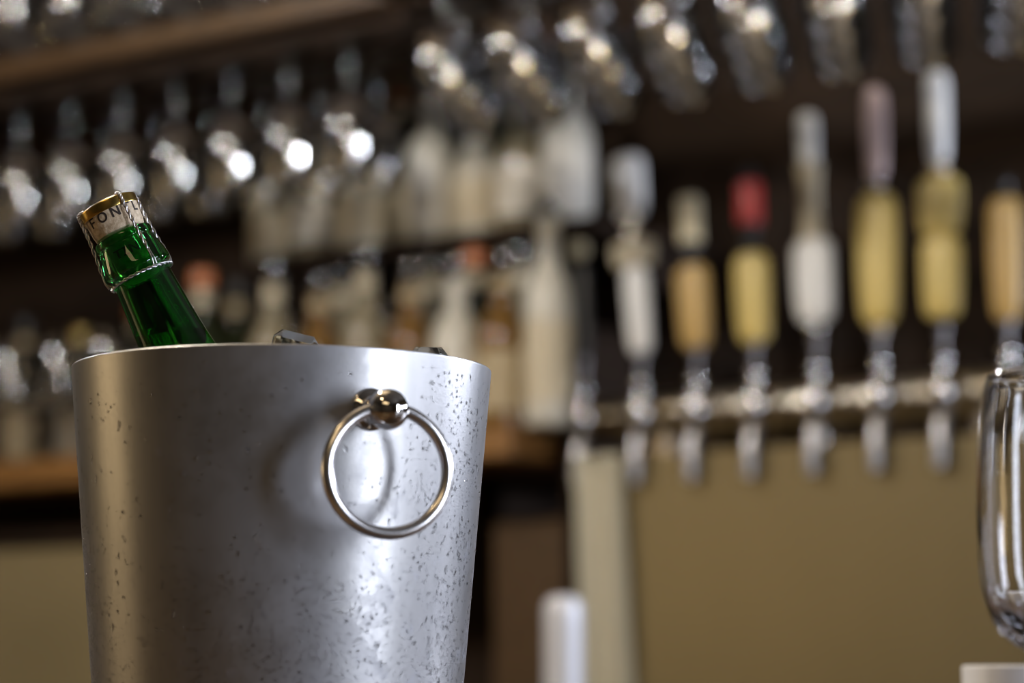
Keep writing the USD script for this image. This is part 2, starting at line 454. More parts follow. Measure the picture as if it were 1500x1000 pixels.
# condensation
def droplets():
    base = trimesh.creation.icosphere(1)
    bv, bf = np.array(base.vertices), np.array(base.faces)
    vs, fs, n = [], [], 0
    def put(az, z, r, flat, tall=1.0):
        nonlocal n
        R_ = axis_frame(np.array([math.cos(az), math.sin(az), -KT]))
        side = np.array([-math.sin(az), math.cos(az), 0]); up = np.cross(R_[:, 2], side)
        B = np.array([side, up, R_[:, 2]]).T
        v = bv * np.array([r, r * tall, r * flat])
        v = v + 0.12 * r * (RNG.random(3) - 0.5)
        vs.append(v @ B.T + radial(az) * (rad(z) - r * flat * 0.12) + np.array([0, 0, z])); fs.append(bf + n); n += len(bv)
    cnt = 0
    while cnt < 5200:
        x = RNG.uniform(-1.45, 1.45); z = RNG.uniform(0.04, BH - 0.006)
        fx = 0.12 + 0.9 * math.exp(-((x - 0.92) / 0.30) ** 2) + 1.0 * math.exp(-((x + 1.28) / 0.16) ** 2) * (z < 0.17) + 0.45 * math.exp(-((x - 0.1) / 0.45) ** 2) * (z < 0.13)
        fx *= 0.25 + 1.0 * (1 - z / BH) ** 0.8
        d = meshkit.noise(np.array([x * 9, z * 55, 0.5]), 3)
        if RNG.random() > fx * (0.25 + 1.5 * max(0, d - 0.35)): continue
        r = 0.00030 + 0.00060 * RNG.random() ** 2.5
        put(AZ_CAM + x, z, r, 0.55, RNG.uniform(0.9, 1.4)); cnt += 1
    for _ in range(70):     # bigger beads and short runs
        x = RNG.choice([RNG.normal(0.95, 0.28), RNG.normal(-0.3, 0.6), RNG.normal(-1.1, 0.2)]); z = RNG.uniform(0.05, BH - 0.02)
        put(AZ_CAM + x, z, RNG.uniform(0.0006, 0.0012), 0.45, RNG.uniform(1.0, 2.4))
    return trimesh.Trimesh(np.vstack(vs), np.vstack(fs), process=False)
part('water_droplets', droplets(), 'water', bucket, True, label='beads of condensation on the steel', kind='stuff')

# ------------------------------------------------------------------ sparkling wine bottle leaning in the bucket
LIP = at(178.3, 344.5, 1.185)
q = at(257.5, 508, 1.185 + 0.0030)
AX = LIP - q
AX = AX / np.linalg.norm(AX)
RB = axis_frame(AX)
# turn the bottle so that local -y faces the lens
view = CAM - LIP; view -= AX * (view @ AX); view /= np.linalg.norm(view)
ly = -view; lx = np.cross(ly, AX)
RB = np.array([lx, ly, AX]).T
GL = 0.284
base = LIP - AX * GL
bottle = thing('sparkling_wine_bottle', 'green sparkling wine bottle with wired cork leaning in the steel bucket', 'bottle', base, RB)
Z = lambda d: GL - d
out_p = [(0.0432, 0.004)] + [(0.0436, z) for z in (0.02, 0.06, 0.10)] + [(0.0433, Z(0.172)), (0.0400, Z(0.152)), (0.0335, Z(0.132)), (0.0265, Z(0.110)), (0.0212, Z(0.085)), (0.0176, Z(0.062)), (0.0158, Z(0.042)), (0.0148, Z(0.028)), (0.01435, Z(0.0225))]
neck = [(0.01435, Z(0.0222)), (0.0158, Z(0.0212)), (0.0170, Z(0.0198)), (0.0173, Z(0.0180)), (0.0170, Z(0.0160)), (0.0160, Z(0.0115)), (0.0150, Z(0.0078)), (0.0144, Z(0.0058)), (0.0141, Z(0.0050)), (0.0147, Z(0.0044)), (0.0150, Z(0.0034)), (0.0149, Z(0.0012)), (0.0143, Z(0.0002)), (0.0132, Z(0.0))]
in_p = [(0.0112, Z(0.0006)), (0.0100, Z(0.003)), (0.0098, Z(0.02)), (0.0106, Z(0.03)), (0.0118, Z(0.045)), (0.0140, Z(0.064)), (0.0175, Z(0.085)), (0.0230, Z(0.110)), (0.030, Z(0.132)), (0.0368, Z(0.152)), (0.0402, Z(0.174)), (0.0404, 0.10), (0.0404, 0.02), (0.034, 0.012), (0.012, 0.028)]
sm_out = smooth_prof(out_p, 5); sm_neck = smooth_prof(neck, 3)
glass = lathe([(0, 0.026), (0.012, 0.022), (0.034, 0.002), (0.040, 0.0)] + sm_out + sm_neck + smooth_prof(in_p, 4) + [(0, 0.031)], 96)
part('glass_body', glass, 'green_glass', bottle, 40)
cav = [(r + 0.00012, z) for r, z in smooth_prof(in_p, 4)]
cavity = to_man(lathe([(0, Z(0.0006))] + cav + [(0, 0.0308)], 72))
# the wine: the part of the cavity under the level plane
LEVEL = at(256, 485, 1.187)
n_loc = RB.T @ np.array([0, 0, 1.0]); d_loc = (LEVEL - base) @ np.array([0, 0, 1.0])
wine = cavity.trim_by_plane([-float(x) for x in n_loc], -float(d_loc))
wine = wine.trim_by_plane([0, 0, -1.0], -float(Z(0.028)))
part('wine', from_man(wine), 'wine', bottle, 40, label='pale sparkling wine filling the neck')
ct = 0.0160     # cork above the lip
cork_p = [(0, Z(0.024)), (0.0096, Z(0.024)), (0.0097, Z(0.001)), (0.0112, Z(-0.0003)), (0.0128, Z(-0.0014)), (0.01335, Z(-0.004)), (0.0136, Z(-0.008)), (0.0140, Z(-0.0135)), (0.0140, Z(-ct)), (0.012, Z(-ct - 0.0006)), (0, Z(-ct - 0.0008))]
cork = part('cork', lathe(cork_p, 64), 'cork', bottle, 40)
cap_p = [(0.0141, Z(-0.0124)), (0.0148, Z(-0.0124)), (0.01495, Z(-0.0162)), (0.0145, Z(-0.0170)), (0.0125, Z(-0.0173)), (0.0115, Z(-0.0180)), (0.006, Z(-0.0185)), (0, Z(-0.0186)), ]
part('cap_plate', lathe(smooth_prof(cap_p, 3)[:-1] + [(0, Z(-0.0186))], 64), 'gold_cap', bottle, 40, label='gold metal disc on top of the cork')

def wrapped_text(text, height, r_of, z0, a0, squeeze=1.0, reverse=False):
    tm = meshkit.text_mesh(text, height, 0.00018, bold=True)
    tm.apply_scale((1.15, 1, 1))
    tm = trimesh.Trimesh(*trimesh.remesh.subdivide_to_size(tm.vertices, tm.faces, 0.0012))
    v = np.array(tm.vertices)
    z = z0 + v[:, 1]
    r = np.array([r_of(x) for x in z]) + v[:, 2] - 0.00004
    a = -math.pi / 2 + a0 + v[:, 0] * squeeze / np.mean(r)
    return trimesh.Trimesh(np.c_[r * np.cos(a), r * np.sin(a), z], tm.faces, process=False)
cr = lambda z: float(np.interp(z, [Z(-0.0014), Z(-0.004), Z(-0.008), Z(-0.0135)], [0.0128, 0.01335, 0.0136, 0.0140]))
def word(letters, height, r_of, z0):
    ms = []
    for ch, deg in letters:
        w = meshkit.text_mesh(ch, height, 0.0001).extents[0] / r_of(z0)
        ms.append(wrapped_text(ch, height, r_of, z0, math.radians(deg) - w / 2))
    return join(*ms)
part('lettering', word([('F', -52), ('O', -24), ('N', 5), ('T', 34), ('L', 58)], 0.0047, cr, Z(-0.0075)), 'ink', cork, False, label='dark branded capitals round the cork')
part('lettering', word([('T', -34), ('I', -12), ('N', 10)], 0.0042, lambda z: 0.0097, Z(0.0125)), 'ink', cork, False, label='dark capitals on the cork inside the neck')

# wire cage
def twist(path, r, amp, turns):
    path = np.asarray(path, float); k = len(path)
    tan = np.gradient(path, axis=0); tan /= np.linalg.norm(tan, axis=1, keepdims=True)
    u = np.cross(tan, path * np.array([1, 1, 0])); u /= np.linalg.norm(u, axis=1, keepdims=True); w = np.cross(tan, u)
    ms = []
    for ph in (0, math.pi):
        a = np.linspace(0, turns * 2 * np.pi, k) + ph
        ms.append(tube(path + amp * (np.cos(a)[:, None] * u + np.sin(a)[:, None] * w), r, 7))
    return join(*ms)
cage = part('wire_cage', tube([(0.0120 * math.cos(a), 0.0120 * math.sin(a), Z(-0.0176)) for a in np.linspace(0, 2 * np.pi, 64, endpoint=False)], 0.00042, 7, True), 'wire', bottle, True)
leg_az = [math.radians(x) for x in (-90 - 78, -90 + 30, -90 + 112, -90 + 200)]
for a in leg_az:
    d = np.array([math.cos(a), math.sin(a), 0])
    ctrl = [(0.0121, -0.0180), (0.0149, -0.0174), (0.0157, -0.0150), (0.0158, -0.010), (0.0160, -0.002), (0.0168, 0.008), (0.0178, 0.0165), (0.0180, 0.0195), (0.0172, 0.0225)]
    pr = smooth_prof(ctrl, 12)
    path = np.array([d * r + np.array([0, 0, Z(z)]) for r, z in pr])
    cut = int(len(path) * 0.72)
    up_ = twist(path[:cut], 0.00050, 0.00056, 6)
    side = np.cross([0, 0, 1.0], d)
    lo = [tube(path[cut - 1:] + side * s * np.linspace(0.0004, 0.0009, len(path) - cut + 1)[:, None], 0.00042, 7) for s in (-1, 1)]
    part('wire_leg', join(up_, *lo), 'wire', cage, True)
ba = np.linspace(0, 2 * np.pi, 260)
bp = np.array([(0.0160 * math.cos(a), 0.0160 * math.sin(a), Z(0.0232) + 0.0) for a in ba])
part('belt_wire', twist(bp, 0.00046, 0.00052, 15), 'wire', cage, True)

# ------------------------------------------------------------------ ice in the bucket
bot_solid = to_man(lathe([(0, 0.0), (0.040, 0.0)] + [(r + 0.0006, z) for r, z in sm_out] + [(0.0150, Z(0.02)), (0, Z(0.02))], 48))
Mx = np.c_[RB, base]
bot_solid = bot_solid.transform(Mx.astype(np.float32))
fillh = BH - 0.030
fill = lathe([(0, 0.0066)] + [(rad(z) - th_ - 0.0006, z) for z in np.linspace(0.0066, fillh, 8)] + [(0, fillh)], 64)
fill.apply_translation((BX, BY, BZ))
fill = to_man(fill) - bot_solid
o = part('ice_water', moved(from_man(fill), (0, 0, 0)), 'water', None, 40)
tag(o, 'clear ice water filling the steel bucket round the bottle', 'water')
def ice_cube(label, c, R, size):
    k = thing('ice_cube', label, 'ice', c, R, 'ice cubes in the bucket')
    m = rbox(*size, 0.0035)
    m = m.subdivide().subdivide()
    v = np.array(m.vertices)
    v += 0.0012 * (np.stack([meshkit.noise(v * 90 + s) for s in (0, 31, 77)], -1) - 0.5)
    part('body', trimesh.Trimesh(v, m.faces), 'ice', k, 40)
def euler(a, b, c):
    return trimesh.transformations.euler_matrix(a, b, c)[:3, :3]
def top_at(px, py, dist): return at(px, py, dist)
ice_cube('clear ice cube peeking over the rim beside the bottle', at(432, 506, 1.150), euler(0.15, 0.22, 0.2), (0.022, 0.020, 0.0125))
ice_cube('clear ice cube peeking over the rim above the ring handle', at(628, 527, 1.150), euler(0.1, 0.08, -0.5), (0.015, 0.018, 0.0125))

# ------------------------------------------------------------------ clear glass at the right edge
GD = 1.03
gtop, gbot = at(1560, 545, GD), at(1560, 962, GD)
GX = at(1560, 750, GD)[0]
gz0, gz1 = gbot[2], gtop[2]
hgt = gz1 - gz0
px2m = GD / FPX
c0 = np.array([GX, GD, 1.05])
zz = lambda f: gz0 - 1.05 + f * hgt
bo = [(0.004, zz(-0.03)), (0.012, zz(0.0)), (0.021, zz(0.035)), (0.0290, zz(0.09)), (0.0342, zz(0.18)), (0.0366, zz(0.30)), (0.0372, zz(0.46)), (0.0368, zz(0.62)), (0.0356, zz(0.80)), (0.0335, zz(0.93)), (0.0318, zz(0.985))]
bi = [(0.0303, zz(0.985)), (0.0320, zz(0.93)), (0.0341, zz(0.80)), (0.0353, zz(0.62)), (0.0357, zz(0.46)), (0.0351, zz(0.30)), (0.0322, zz(0.19)), (0.0262, zz(0.125)), (0.016, zz(0.085)), (0.006, zz(0.070))]
tumb = thing('stemmed_glass', 'clear stemmed glass with thick base at the right edge of the counter', 'glass', c0)
gm = (lathe([(0, zz(-0.03))] + smooth_prof(bo, 6) + [(0.0313, zz(0.996)), (0.0308, zz(0.996))] + smooth_prof(bi, 6) + [(0, zz(0.068))], 112))
gv = np.array(gm.vertices)
ga = np.arctan2(gv[:, 1], gv[:, 0]); low = np.clip(1 - (gv[:, 2] - zz(0.0)) / (zz(0.26) - zz(0.0)), 0, 1)
gv[:, :2] *= (1 + 0.022 * np.sin(14 * ga) * low)[:, None]
part('bowl', trimesh.Trimesh(gv, gm.faces, process=False), 'clear_glass', tumb, 40)
part('stem', lathe([(0, 0.006), (0.009, 0.0055)] + smooth_prof([(0.0062, 0.012), (0.0048, 0.03), (0.0044, 0.06), (0.0046, zz(-0.03))], 5) + [(0, zz(-0.03))], 32), 'clear_glass', tumb, 40)
part('foot', lathe([(0, 0), (0.031, 0.0), (0.0315, 0.001), (0.030, 0.002), (0.018, 0.0035), (0.009, 0.0058), (0, 0.0058)], 64), 'clear_glass', tumb, 40)

# white cup on the counter behind it
cp = at(1490, 974, 1.50)
hc = cp[2] - 1.05
cup = thing('white_cup', 'white porcelain cup on the counter behind the stemmed glass', 'cup', (at(1496, 974, 1.50)[0], 1.50, 1.05))
part('body', lathe([(0, 0), (0.022, 0), (0.024, 0.003)] + smooth_prof([(0.027, 0.012), (0.0335, hc * 0.4), (0.036, hc * 0.75), (0.0365, hc - 0.001)], 4) + [(0.0355, hc), (0.034, hc - 0.002), (0.031, hc * 0.4), (0.022, 0.008), (0, 0.007)], 48), 'white_porcelain', cup)
part('handle', tube([(0.034 + 0.018 * math.sin(a), 0, hc * 0.5 - 0.024 * math.cos(a)) for a in np.linspace(0.1, math.pi - 0.1, 16)], 0.0035, 8), 'white_porcelain', cup, True)

# ================================================================== BACK BAR
# ------------------------------------------------------------------ tap panel and header
s_p0, z_top = on_bar(835, 655, 0.0)
PAN_TOP = on_bar(1105, 655, 0)[1]
HEAD_Z = on_bar(1105, 590, 0)[1]
pan = thing('tap_tower', 'long brass coloured tap tower panel under the beer taps', 'beer tower')
sl = on_bar(834, 700, 0)[0]
def panel():
    # box with a round left end, extruded upwards
    R0 = 0.05
    pts = [(S1, 0.0), (S1, -0.16), (sl + R0, -0.16)]
    for a in np.linspace(-math.pi / 2, -3 * math.pi / 2, 14):
        pts.append((sl + R0 + 0.08 * math.cos(a) * 0.7, -0.08 + 0.08 * math.sin(a)))
    from shapely.geometry import Polygon
    P = Polygon(pts)
    m = trimesh.creation.extrude_polygon(P, PAN_TOP - 0.55, engine='earcut')
    R_ = np.array([EV, NV, ZV]).T
    return moved(m, bar(0, 0, 0.55), R_)
pm = panel()
if pm.volume < 0: pm.invert()
part('panel', pm, 'brass_panel', pan, 40)
hd = lathe([(0, 0), (0.030, 0), (0.032, 0.003), (0.032, S1 - sl - 0.02), (0.030, S1 - sl - 0.017), (0, S1 - sl - 0.017)], 40)
pipe = thing('tap_pipe', 'long polished horizontal pipe that the beer taps are screwed into', 'pipe')
part('tube', moved(hd, bar(sl - 0.01, -0.075, HEAD_Z), axis_frame(EV)), 'warm_steel', pipe, 40)
for sp in np.linspace(sl + 0.12, S1 - 0.12, 4):
    part('pipe_bracket', bar_box(sp - 0.012, sp + 0.012, -0.09, -0.06, PAN_TOP, HEAD_Z - 0.028), 'satin_steel', pipe)

# ------------------------------------------------------------------ taps
def lathe_at(prof, c, d, n=28):
    return moved(lathe(prof, n), c, axis_frame(d))
U = 0.000912
def make_tap(px, label, spec):
    s0 = on_bar(px, 610, 0)[0]
    T = thing('beer_tap', label, 'beer tap', bar(s0, 0, HEAD_Z), BAR_R, 'beer taps along the tap tower')
    zb = 0.0
    part('shank', lathe_at([(0, 0), (0.012, 0), (0.0125, 0.004), (0.009, 0.006), (0.009, 0.043), (0, 0.043)], (0, 0.0425, zb), (0, -1, 0)), 'chrome', T)
    body = smooth_prof([(0.0095, -0.030), (0.0120, -0.024), (0.0165, -0.011), (0.0170, 0.002), (0.0130, 0.014), (0.0085, 0.022), (0.0078, 0.030), (0.0105, 0.035), (0.0110, 0.041), (0.0070, 0.047)], 4)
    part('faucet_body', lathe([(0, -0.030)] + body + [(0, 0.047)], 28), 'chrome', T)
    part('spout', tube([(0, 0, -0.022), (0, -0.006, -0.034), (0, -0.014, -0.050), (0, -0.018, -0.075), (0, -0.0185, -0.100)], [0.0105, 0.0105, 0.0095, 0.0088, 0.0085], 16), 'spout_steel', T, 40)
    part('lever_stem', lathe([(0, 0.045), (0.0042, 0.045), (0.0042, 0.066), (0.0075, 0.070), (0.0080, 0.082), (0, 0.082)], 20), 'dull_steel', T)
    tilt = spec.get('tilt', 0.0)
    Rt = trimesh.transformations.rotation_matrix(-tilt, [0, 1, 0])[:3, :3]
    Zb = 0.080
    def hp(name, prof, look, lab=None, sx=1.0, sy=1.0, dx=0.0):
        m = lathe(prof, 32); m.apply_scale((sx, sy, 1))
        m.apply_translation((dx, 0, 0))
        part(name, moved(m, (0, 0, Zb), Rt), look, T, 35, lab)
    for name, z0, z1, r, look, shape, dx, sy in spec['pieces']:
        h = z1 - z0
        if shape == 'paddle':
            pr = [(0, z0)] + smooth_prof([(r * 0.55, z0 + 0.001), (r * 0.85, z0 + h * .08), (r * 0.96, z0 + h * .3), (r, z0 + h * .62), (r * 0.97, z0 + h * .88), (r * 0.72, z0 + h * .97)], 4) + [(r * 0.4, z1), (0, z1)]
        elif shape == 'neck':
            pr = [(0, z0)] + smooth_prof([(r, z0), (r * 0.8, z0 + h * .3), (r * 0.8, z0 + h * .7), (r, z1)], 4) + [(0, z1)]
        elif shape == 'ball':
            pr = [(0, z0)] + [(r * math.sin(a), z0 + h / 2 - h / 2 * math.cos(a)) for a in np.linspace(0.15, math.pi - 0.15, 14)] + [(0, z1)]
        else:
            pr = [(0, z0), (r * 0.9, z0), (r, z0 + 0.003), (r, z1 - 0.003), (r * 0.85, z1), (0, z1)]
        hp(name, pr, look, None, 1.0, sy, dx)
    return T
def pieces(kind):
    g = lambda a, b, c: (a * U, b * U, c * U)
    if kind == 'cream':
        return [('handle', 0, 0.118, 0.025, 'amber_handle', 'paddle', 0, 0.6), ('handle_neck', 0.116, 0.150, 0.013, 'black_plastic', 'neck', 0, 1), ('handle_head', 0.148, 0.212, 0.0165, 'cream_enamel', 'cyl', 0, 0.8)]
    if kind == 'red':
        return [('handle', 0, 0.125, 0.026, 'ivory_handle', 'paddle', 0, 0.6), ('handle_neck', 0.123, 0.165, 0.013, 'black_plastic', 'neck', 0, 1), ('handle_head', 0.163, 0.222, 0.017, 'red_enamel', 'cyl', 0, 0.8), ('handle_tip', 0.220, 0.245, 0.012, 'black_plastic', 'ball', 0, 1)]
    if kind == 'white':
        return [('handle', 0.02, 0.135, 0.029, 'white_enamel', 'paddle', 0, 0.6), ('handle_collar', 0.0, 0.022, 0.012, 'chrome', 'ball', 0, 1), ('handle_neck', 0.133, 0.235, 0.017, 'paper_cream', 'neck', 0, 0.9), ('handle_head', 0.233, 0.305, 0.0135, 'white_enamel', 'paddle', 0, 1)]
    if kind == 'yellow_pink':
        return [('handle', 0.01, 0.185, 0.029, 'ivory_handle', 'paddle', 0, 0.6), ('handle_collar', -0.006, 0.012, 0.012, 'warm_steel', 'ball', 0, 1), ('handle_neck', 0.183, 0.205, 0.016, 'chrome', 'ball', 0, 1), ('handle_head', 0.203, 0.325, 0.0145, 'pink_enamel', 'paddle', 0, 1)]
    if kind == 'yellow_white':
        return [('handle', 0.01, 0.120, 0.027, 'ivory_handle', 'paddle', 0, 0.6), ('handle_shoulder', 0.118, 0.195, 0.030, 'ivory_handle', 'paddle', 0, 0.6), ('handle_neck', 0.193, 0.215, 0.015, 'warm_steel', 'ball', 0, 1), ('handle_head', 0.213, 0.335, 0.015, 'white_enamel', 'paddle', 0, 1)]
    if kind == 'tall_white':
        return [('handle', 0, 0.125, 0.019, 'white_enamel', 'paddle', 0, 0.7), ('handle_shoulder', 0.123, 0.160, 0.034, 'paper_cream', 'paddle', 0, 0.5), ('handle_neck', 0.158, 0.195, 0.013, 'warm_steel', 'neck', 0, 1), ('handle_head', 0.193, 0.285, 0.026, 'white_enamel', 'paddle', 0, 0.6)]
    if kind == 'dark_ball':
        return [('handle', 0.0, 0.145, 0.014, 'black_plastic', 'paddle', 0, 0.7), ('handle_head', 0.143, 0.170, 0.014, 'cream_enamel', 'ball', 0, 1)]
    return [('handle', 0.0, 0.16, 0.022, 'amber_handle', 'paddle', 0, 0.6), ('handle_neck', 0.158, 0.18, 0.012, 'black_plastic', 'neck', 0, 1)]
TAPS = [(855, 'dark_ball', 'leftmost beer tap, with a dark handle and small cream ball', 0.05),
        (940, 'tall_white', 'beer tap with a wide white head, beside the cream topped one', 0.08),
        (1021, 'cream', 'beer tap with a cream block on top of an amber handle', 0.05),
        (1107, 'red', 'beer tap with a red block and black tip on its handle', 0.03),
        (1198, 'white', 'beer tap with a rounded white handle and slim white neck', 0.03),
        (1291, 'yellow_pink', 'beer tap with a long yellow handle and pinkish top', 0.0),
        (1384, 'yellow_white', 'tallest beer tap, yellow shouldered handle with a white top', 0.0),
        (1480, 'plain', 'beer tap with a plain amber handle behind the stemmed glass', 0.0)]
for px, kind, lab, tl in TAPS:
    make_tap(px, lab, {'pieces': pieces(kind), 'tilt': tl})

# ------------------------------------------------------------------ shelves
MAIN_Z = on_bar(100, 668, 0.10)[1]            # top of the main back shelf
sr = on_bar(746, 600, 0.10)[0]; s2_ = sr
t = thing('back_shelf', 'thick orange brown wooden shelf behind the bucket', 'shelf')
part('board', bar_box(S0 + 0.02, sr, WALL_T + 0.001, 0.10, MAIN_Z - 0.045, MAIN_Z), 'counter_wood', t)
for sb in (-2.0, -1.2, s2_ - 0.25):
    part('bracket', bar_box(sb, sb + 0.03, WALL_T + 0.001, -0.12, MAIN_Z - 0.12, MAIN_Z - 0.045), 'dark_wood', t)
# tan wall panel under the shelf
bz1 = on_bar(60, 800, 0.0)[1]
t = thing('cupboard_front', 'pale tan cupboard front under the wooden shelf', 'cupboard')
part('panel', bar_box(S0 + 0.02, on_bar(300, 900, 0)[0], -0.10, -0.02, 0.02, bz1), 'tan_plaster', t)
part('top_rail', bar_box(S0 + 0.02, on_bar(300, 900, 0)[0], -0.11, -0.01, bz1, bz1 + 0.03), 'dark_wood', t)
# posts beside the tap tower
s1 = sr + 0.008; s2 = sl - 0.012
t = thing('wooden_post', 'near black wooden post left of the tap tower', 'post')
part('shaft', bar_box(s1, s2 - 0.005, -0.20, -0.02, 0.0, on_bar(790, 480, 0)[1]), 'dark_wood', t)
part('cap', bar_box(s1 - 0.004, s2 + 0.004, -0.21, -0.01, on_bar(790, 480, 0)[1], on_bar(790, 470, 0)[1]), 'dark_wood', t)
s3 = on_bar(692, 800, 0)[0]
t = thing('wooden_partition', 'brown wooden partition between the bucket and the dark post', 'partition')
part('board', bar_box(s3, s1 - 0.002, -0.16, -0.05, 0.0, MAIN_Z - 0.12), 'shelf_wood', t)

# upper shelf with the left glass rack under it
UP_T = 0.28
UP_Z0 = on_bar(100, 98, UP_T)[1]
su0, su1 = S0 + 0.02, on_bar(600, 20, UP_T)[0]
t = thing('upper_shelf', 'brown wooden shelf board high on the left with glasses hanging under it', 'shelf')
part('board', bar_box(su0, su1, WALL_T + 0.001, UP_T, UP_Z0, UP_Z0 + 0.035), 'shelf_wood', t)
ROWS_L = [0.225, 0.105]

# ------------------------------------------------------------------ hanging stem glasses
GH = 0.20
def glass_parts(T, look='stem_glass', scale=1.0, round_bowl=False):
    k = scale
    bo = smooth_prof([(0.006 * k, 0.090 * k), (0.021 * k, 0.095 * k), (0.0335 * k, 0.108 * k), (0.0398 * k, 0.130 * k), (0.0400 * k, 0.152 * k), (0.0375 * k, 0.175 * k), (0.0325 * k, 0.198 * k)], 4)
    if round_bowl:
        bo = smooth_prof([(0.006, 0.090), (0.022, 0.095), (0.0345, 0.108), (0.0405, 0.127), (0.0400, 0.146), (0.0350, 0.164), (0.0290, 0.178)], 4)
    part('bowl', lathe([(0, 0.090 * k)] + bo, 28), look, T, 50)
    part('stem', lathe([(0, 0.004 * k), (0.008 * k, 0.004 * k)] + smooth_prof([(0.0050 * k, 0.010 * k), (0.0036 * k, 0.03 * k), (0.0036 * k, 0.07 * k), (0.006 * k, 0.090 * k)], 3) + [(0, 0.0902 * k)], 14), 'foot_glass', T, 50)
    part('foot', lathe([(0, 0), (0.033 * k, 0), (0.0335 * k, 0.001 * k), (0.030 * k, 0.002 * k), (0.015 * k, 0.0035 * k), (0.007 * k, 0.0055 * k), (0, 0.0055 * k)], 28), 'foot_glass', T, 50)
FLIP = np.diag([1.0, -1, -1])
first_glass = None
first_round = None
def hang(s, tt, z, label, group, round_bowl=False):
    global first_glass, first_round
    pos = bar(s, tt, z)
    if round_bowl:
        if first_round is None:
            first_round = thing('wine_glass', label, 'glass', pos, FLIP, group)
            glass_parts(first_round, round_bowl=True)
            return first_round
        return copy_of(first_round, pos, FLIP, label, group)
    if first_glass is None:
        first_glass = thing('wine_glass', label, 'glass', pos, FLIP, group)
        glass_parts(first_glass)
        return first_glass
    return copy_of(first_glass, pos, FLIP, label, group)
def rails(name, lab, s0, s1, ts, z):
    T = thing(name, lab, 'glass rack')
    for tt in ts:
        for d in (-0.031, 0.031):
            part('rail', bar_box(s0, s1, tt + d - 0.010, tt + d + 0.010, z - 0.004, z + 0.008, 0.002), 'dark_wood', T)
            for sh in (s0 + 0.02, (s0 + s1) / 2, s1 - 0.02):
                part('hanger', bar_box(sh - 0.008, sh + 0.008, tt + d - 0.006, tt + d + 0.006, z + 0.008, z + 0.0235, 0.002), 'dark_wood', T)
    return T

ZL = UP_Z0 - 0.024
sL = on_bar(102, 280, ROWS_L[0])[0]
rails('glass_rack', 'dark wooden glass rack fixed under the upper left shelf', su0 + 0.05, su1 - 0.02, ROWS_L, ZL)
row_names = ['front', 'second', 'third', 'rear']
for r_i, tt in enumerate(ROWS_L):
    n = 0
    for k in range(-2, 6):
        s = sL + 0.112 * k - 0.045 * r_i
        if su0 + 0.1 < s < su1 - 0.04:
            hang(s, tt, ZL + 0.0045, '%s wine glass from the left in the %s row of the left rack' % (ORD[n], row_names[r_i]), 'wine glasses hanging in the left rack'); n += 1
# right rack
RT_T = 0.42
ROWS_R = [RT_T, RT_T - 0.095, RT_T - 0.19]
ZR = on_bar(650, 112, RT_T)[1] + 0.146
sR = on_bar(648, 110, RT_T)[0]
rails('glass_rack', 'dark wooden glass rack hanging above the beer taps', sR - 0.15, sR + 0.112 * 8 + 0.1, ROWS_R, ZR)
for r_i, tt in enumerate(ROWS_R):
    for k in range(8):
        s = sR + 0.112 * k - 0.045 * r_i
        hang(s, tt, ZR + 0.0045, '%s wine glass from the left in the %s row of the right rack' % (ORD[k], row_names[r_i]), 'wine glasses hanging in the right rack', True)

# ------------------------------------------------------------------ bottles
PROTO = {}
def bottle_thing(kind, pos, label, group):
    if kind in PROTO:
        return copy_of(PROTO[kind], pos, None, label, group)
    T = thing('liquor_bottle' if kind != 'cup' else 'coffee_cup', label, 'bottle' if kind != 'cup' else 'cup', pos, None, group)
    PROTO[kind] = T
    h, r, nr, body, lab_, cap = KINDS[kind]
    nh = h * 0.30
    prof = [(0, 0), (r * 0.9, 0), (r, 0.004)] + smooth_prof([(r, 0.006), (r, h * 0.3), (r, h - nh * 1.55), (r * 0.86, h - nh * 1.22), (nr * 1.25, h - nh * 0.85), (nr, h - nh * 0.6), (nr, h - 0.012)], 4) + [(nr * 1.15, h - 0.010), (nr * 1.15, h - 0.002), (0, h - 0.002)]
    part('body', lathe(prof, 28), body, T, 40)
    if lab_:
        a, b = h * 0.10, h - nh * 1.75
        part('label', _ring([(r + 0.0002, a), (r + 0.0008, a), (r + 0.0008, b), (r + 0.0002, b)], 28), lab_, T, 40)
        part('neck_label', _ring([(nr + 0.0002, h - nh * 0.5), (nr + 0.0008, h - nh * 0.5), (nr + 0.0008, h - nh * 0.22), (nr + 0.0002, h - nh * 0.22)], 20), lab_, T, 40)
    if kind in ('clear_cream', 'short_clear', 'tall_frost', 'frost_white', 'amber_tan', 'short_frost'):
        part('collar', lathe([(0, h - 0.010), (nr * 1.25, h - 0.010), (nr * 1.3, h - 0.002), (nr * 0.9, h + 0.004), (0, h + 0.004)], 20), 'black_plastic', T, 40)
        part('pourer', lathe([(0, h + 0.003), (0.006, h + 0.003)] + [(0.0115 * math.sin(a), h + 0.0135 - 0.0105 * math.cos(a)) for a in np.linspace(0.6, 2.5, 10)] + [(0.005, h + 0.024), (0, h + 0.0245)], 20), 'chrome', T, 60)  # chrome tops added as small reflectors for bright dots
        return T
    part('cap', lathe([(0, h - 0.010), (nr * 1.25, h - 0.010), (nr * 1.25, h + 0.012), (nr * 1.1, h + 0.015), (0, h + 0.015)], 20), cap, T, 40)
    return T
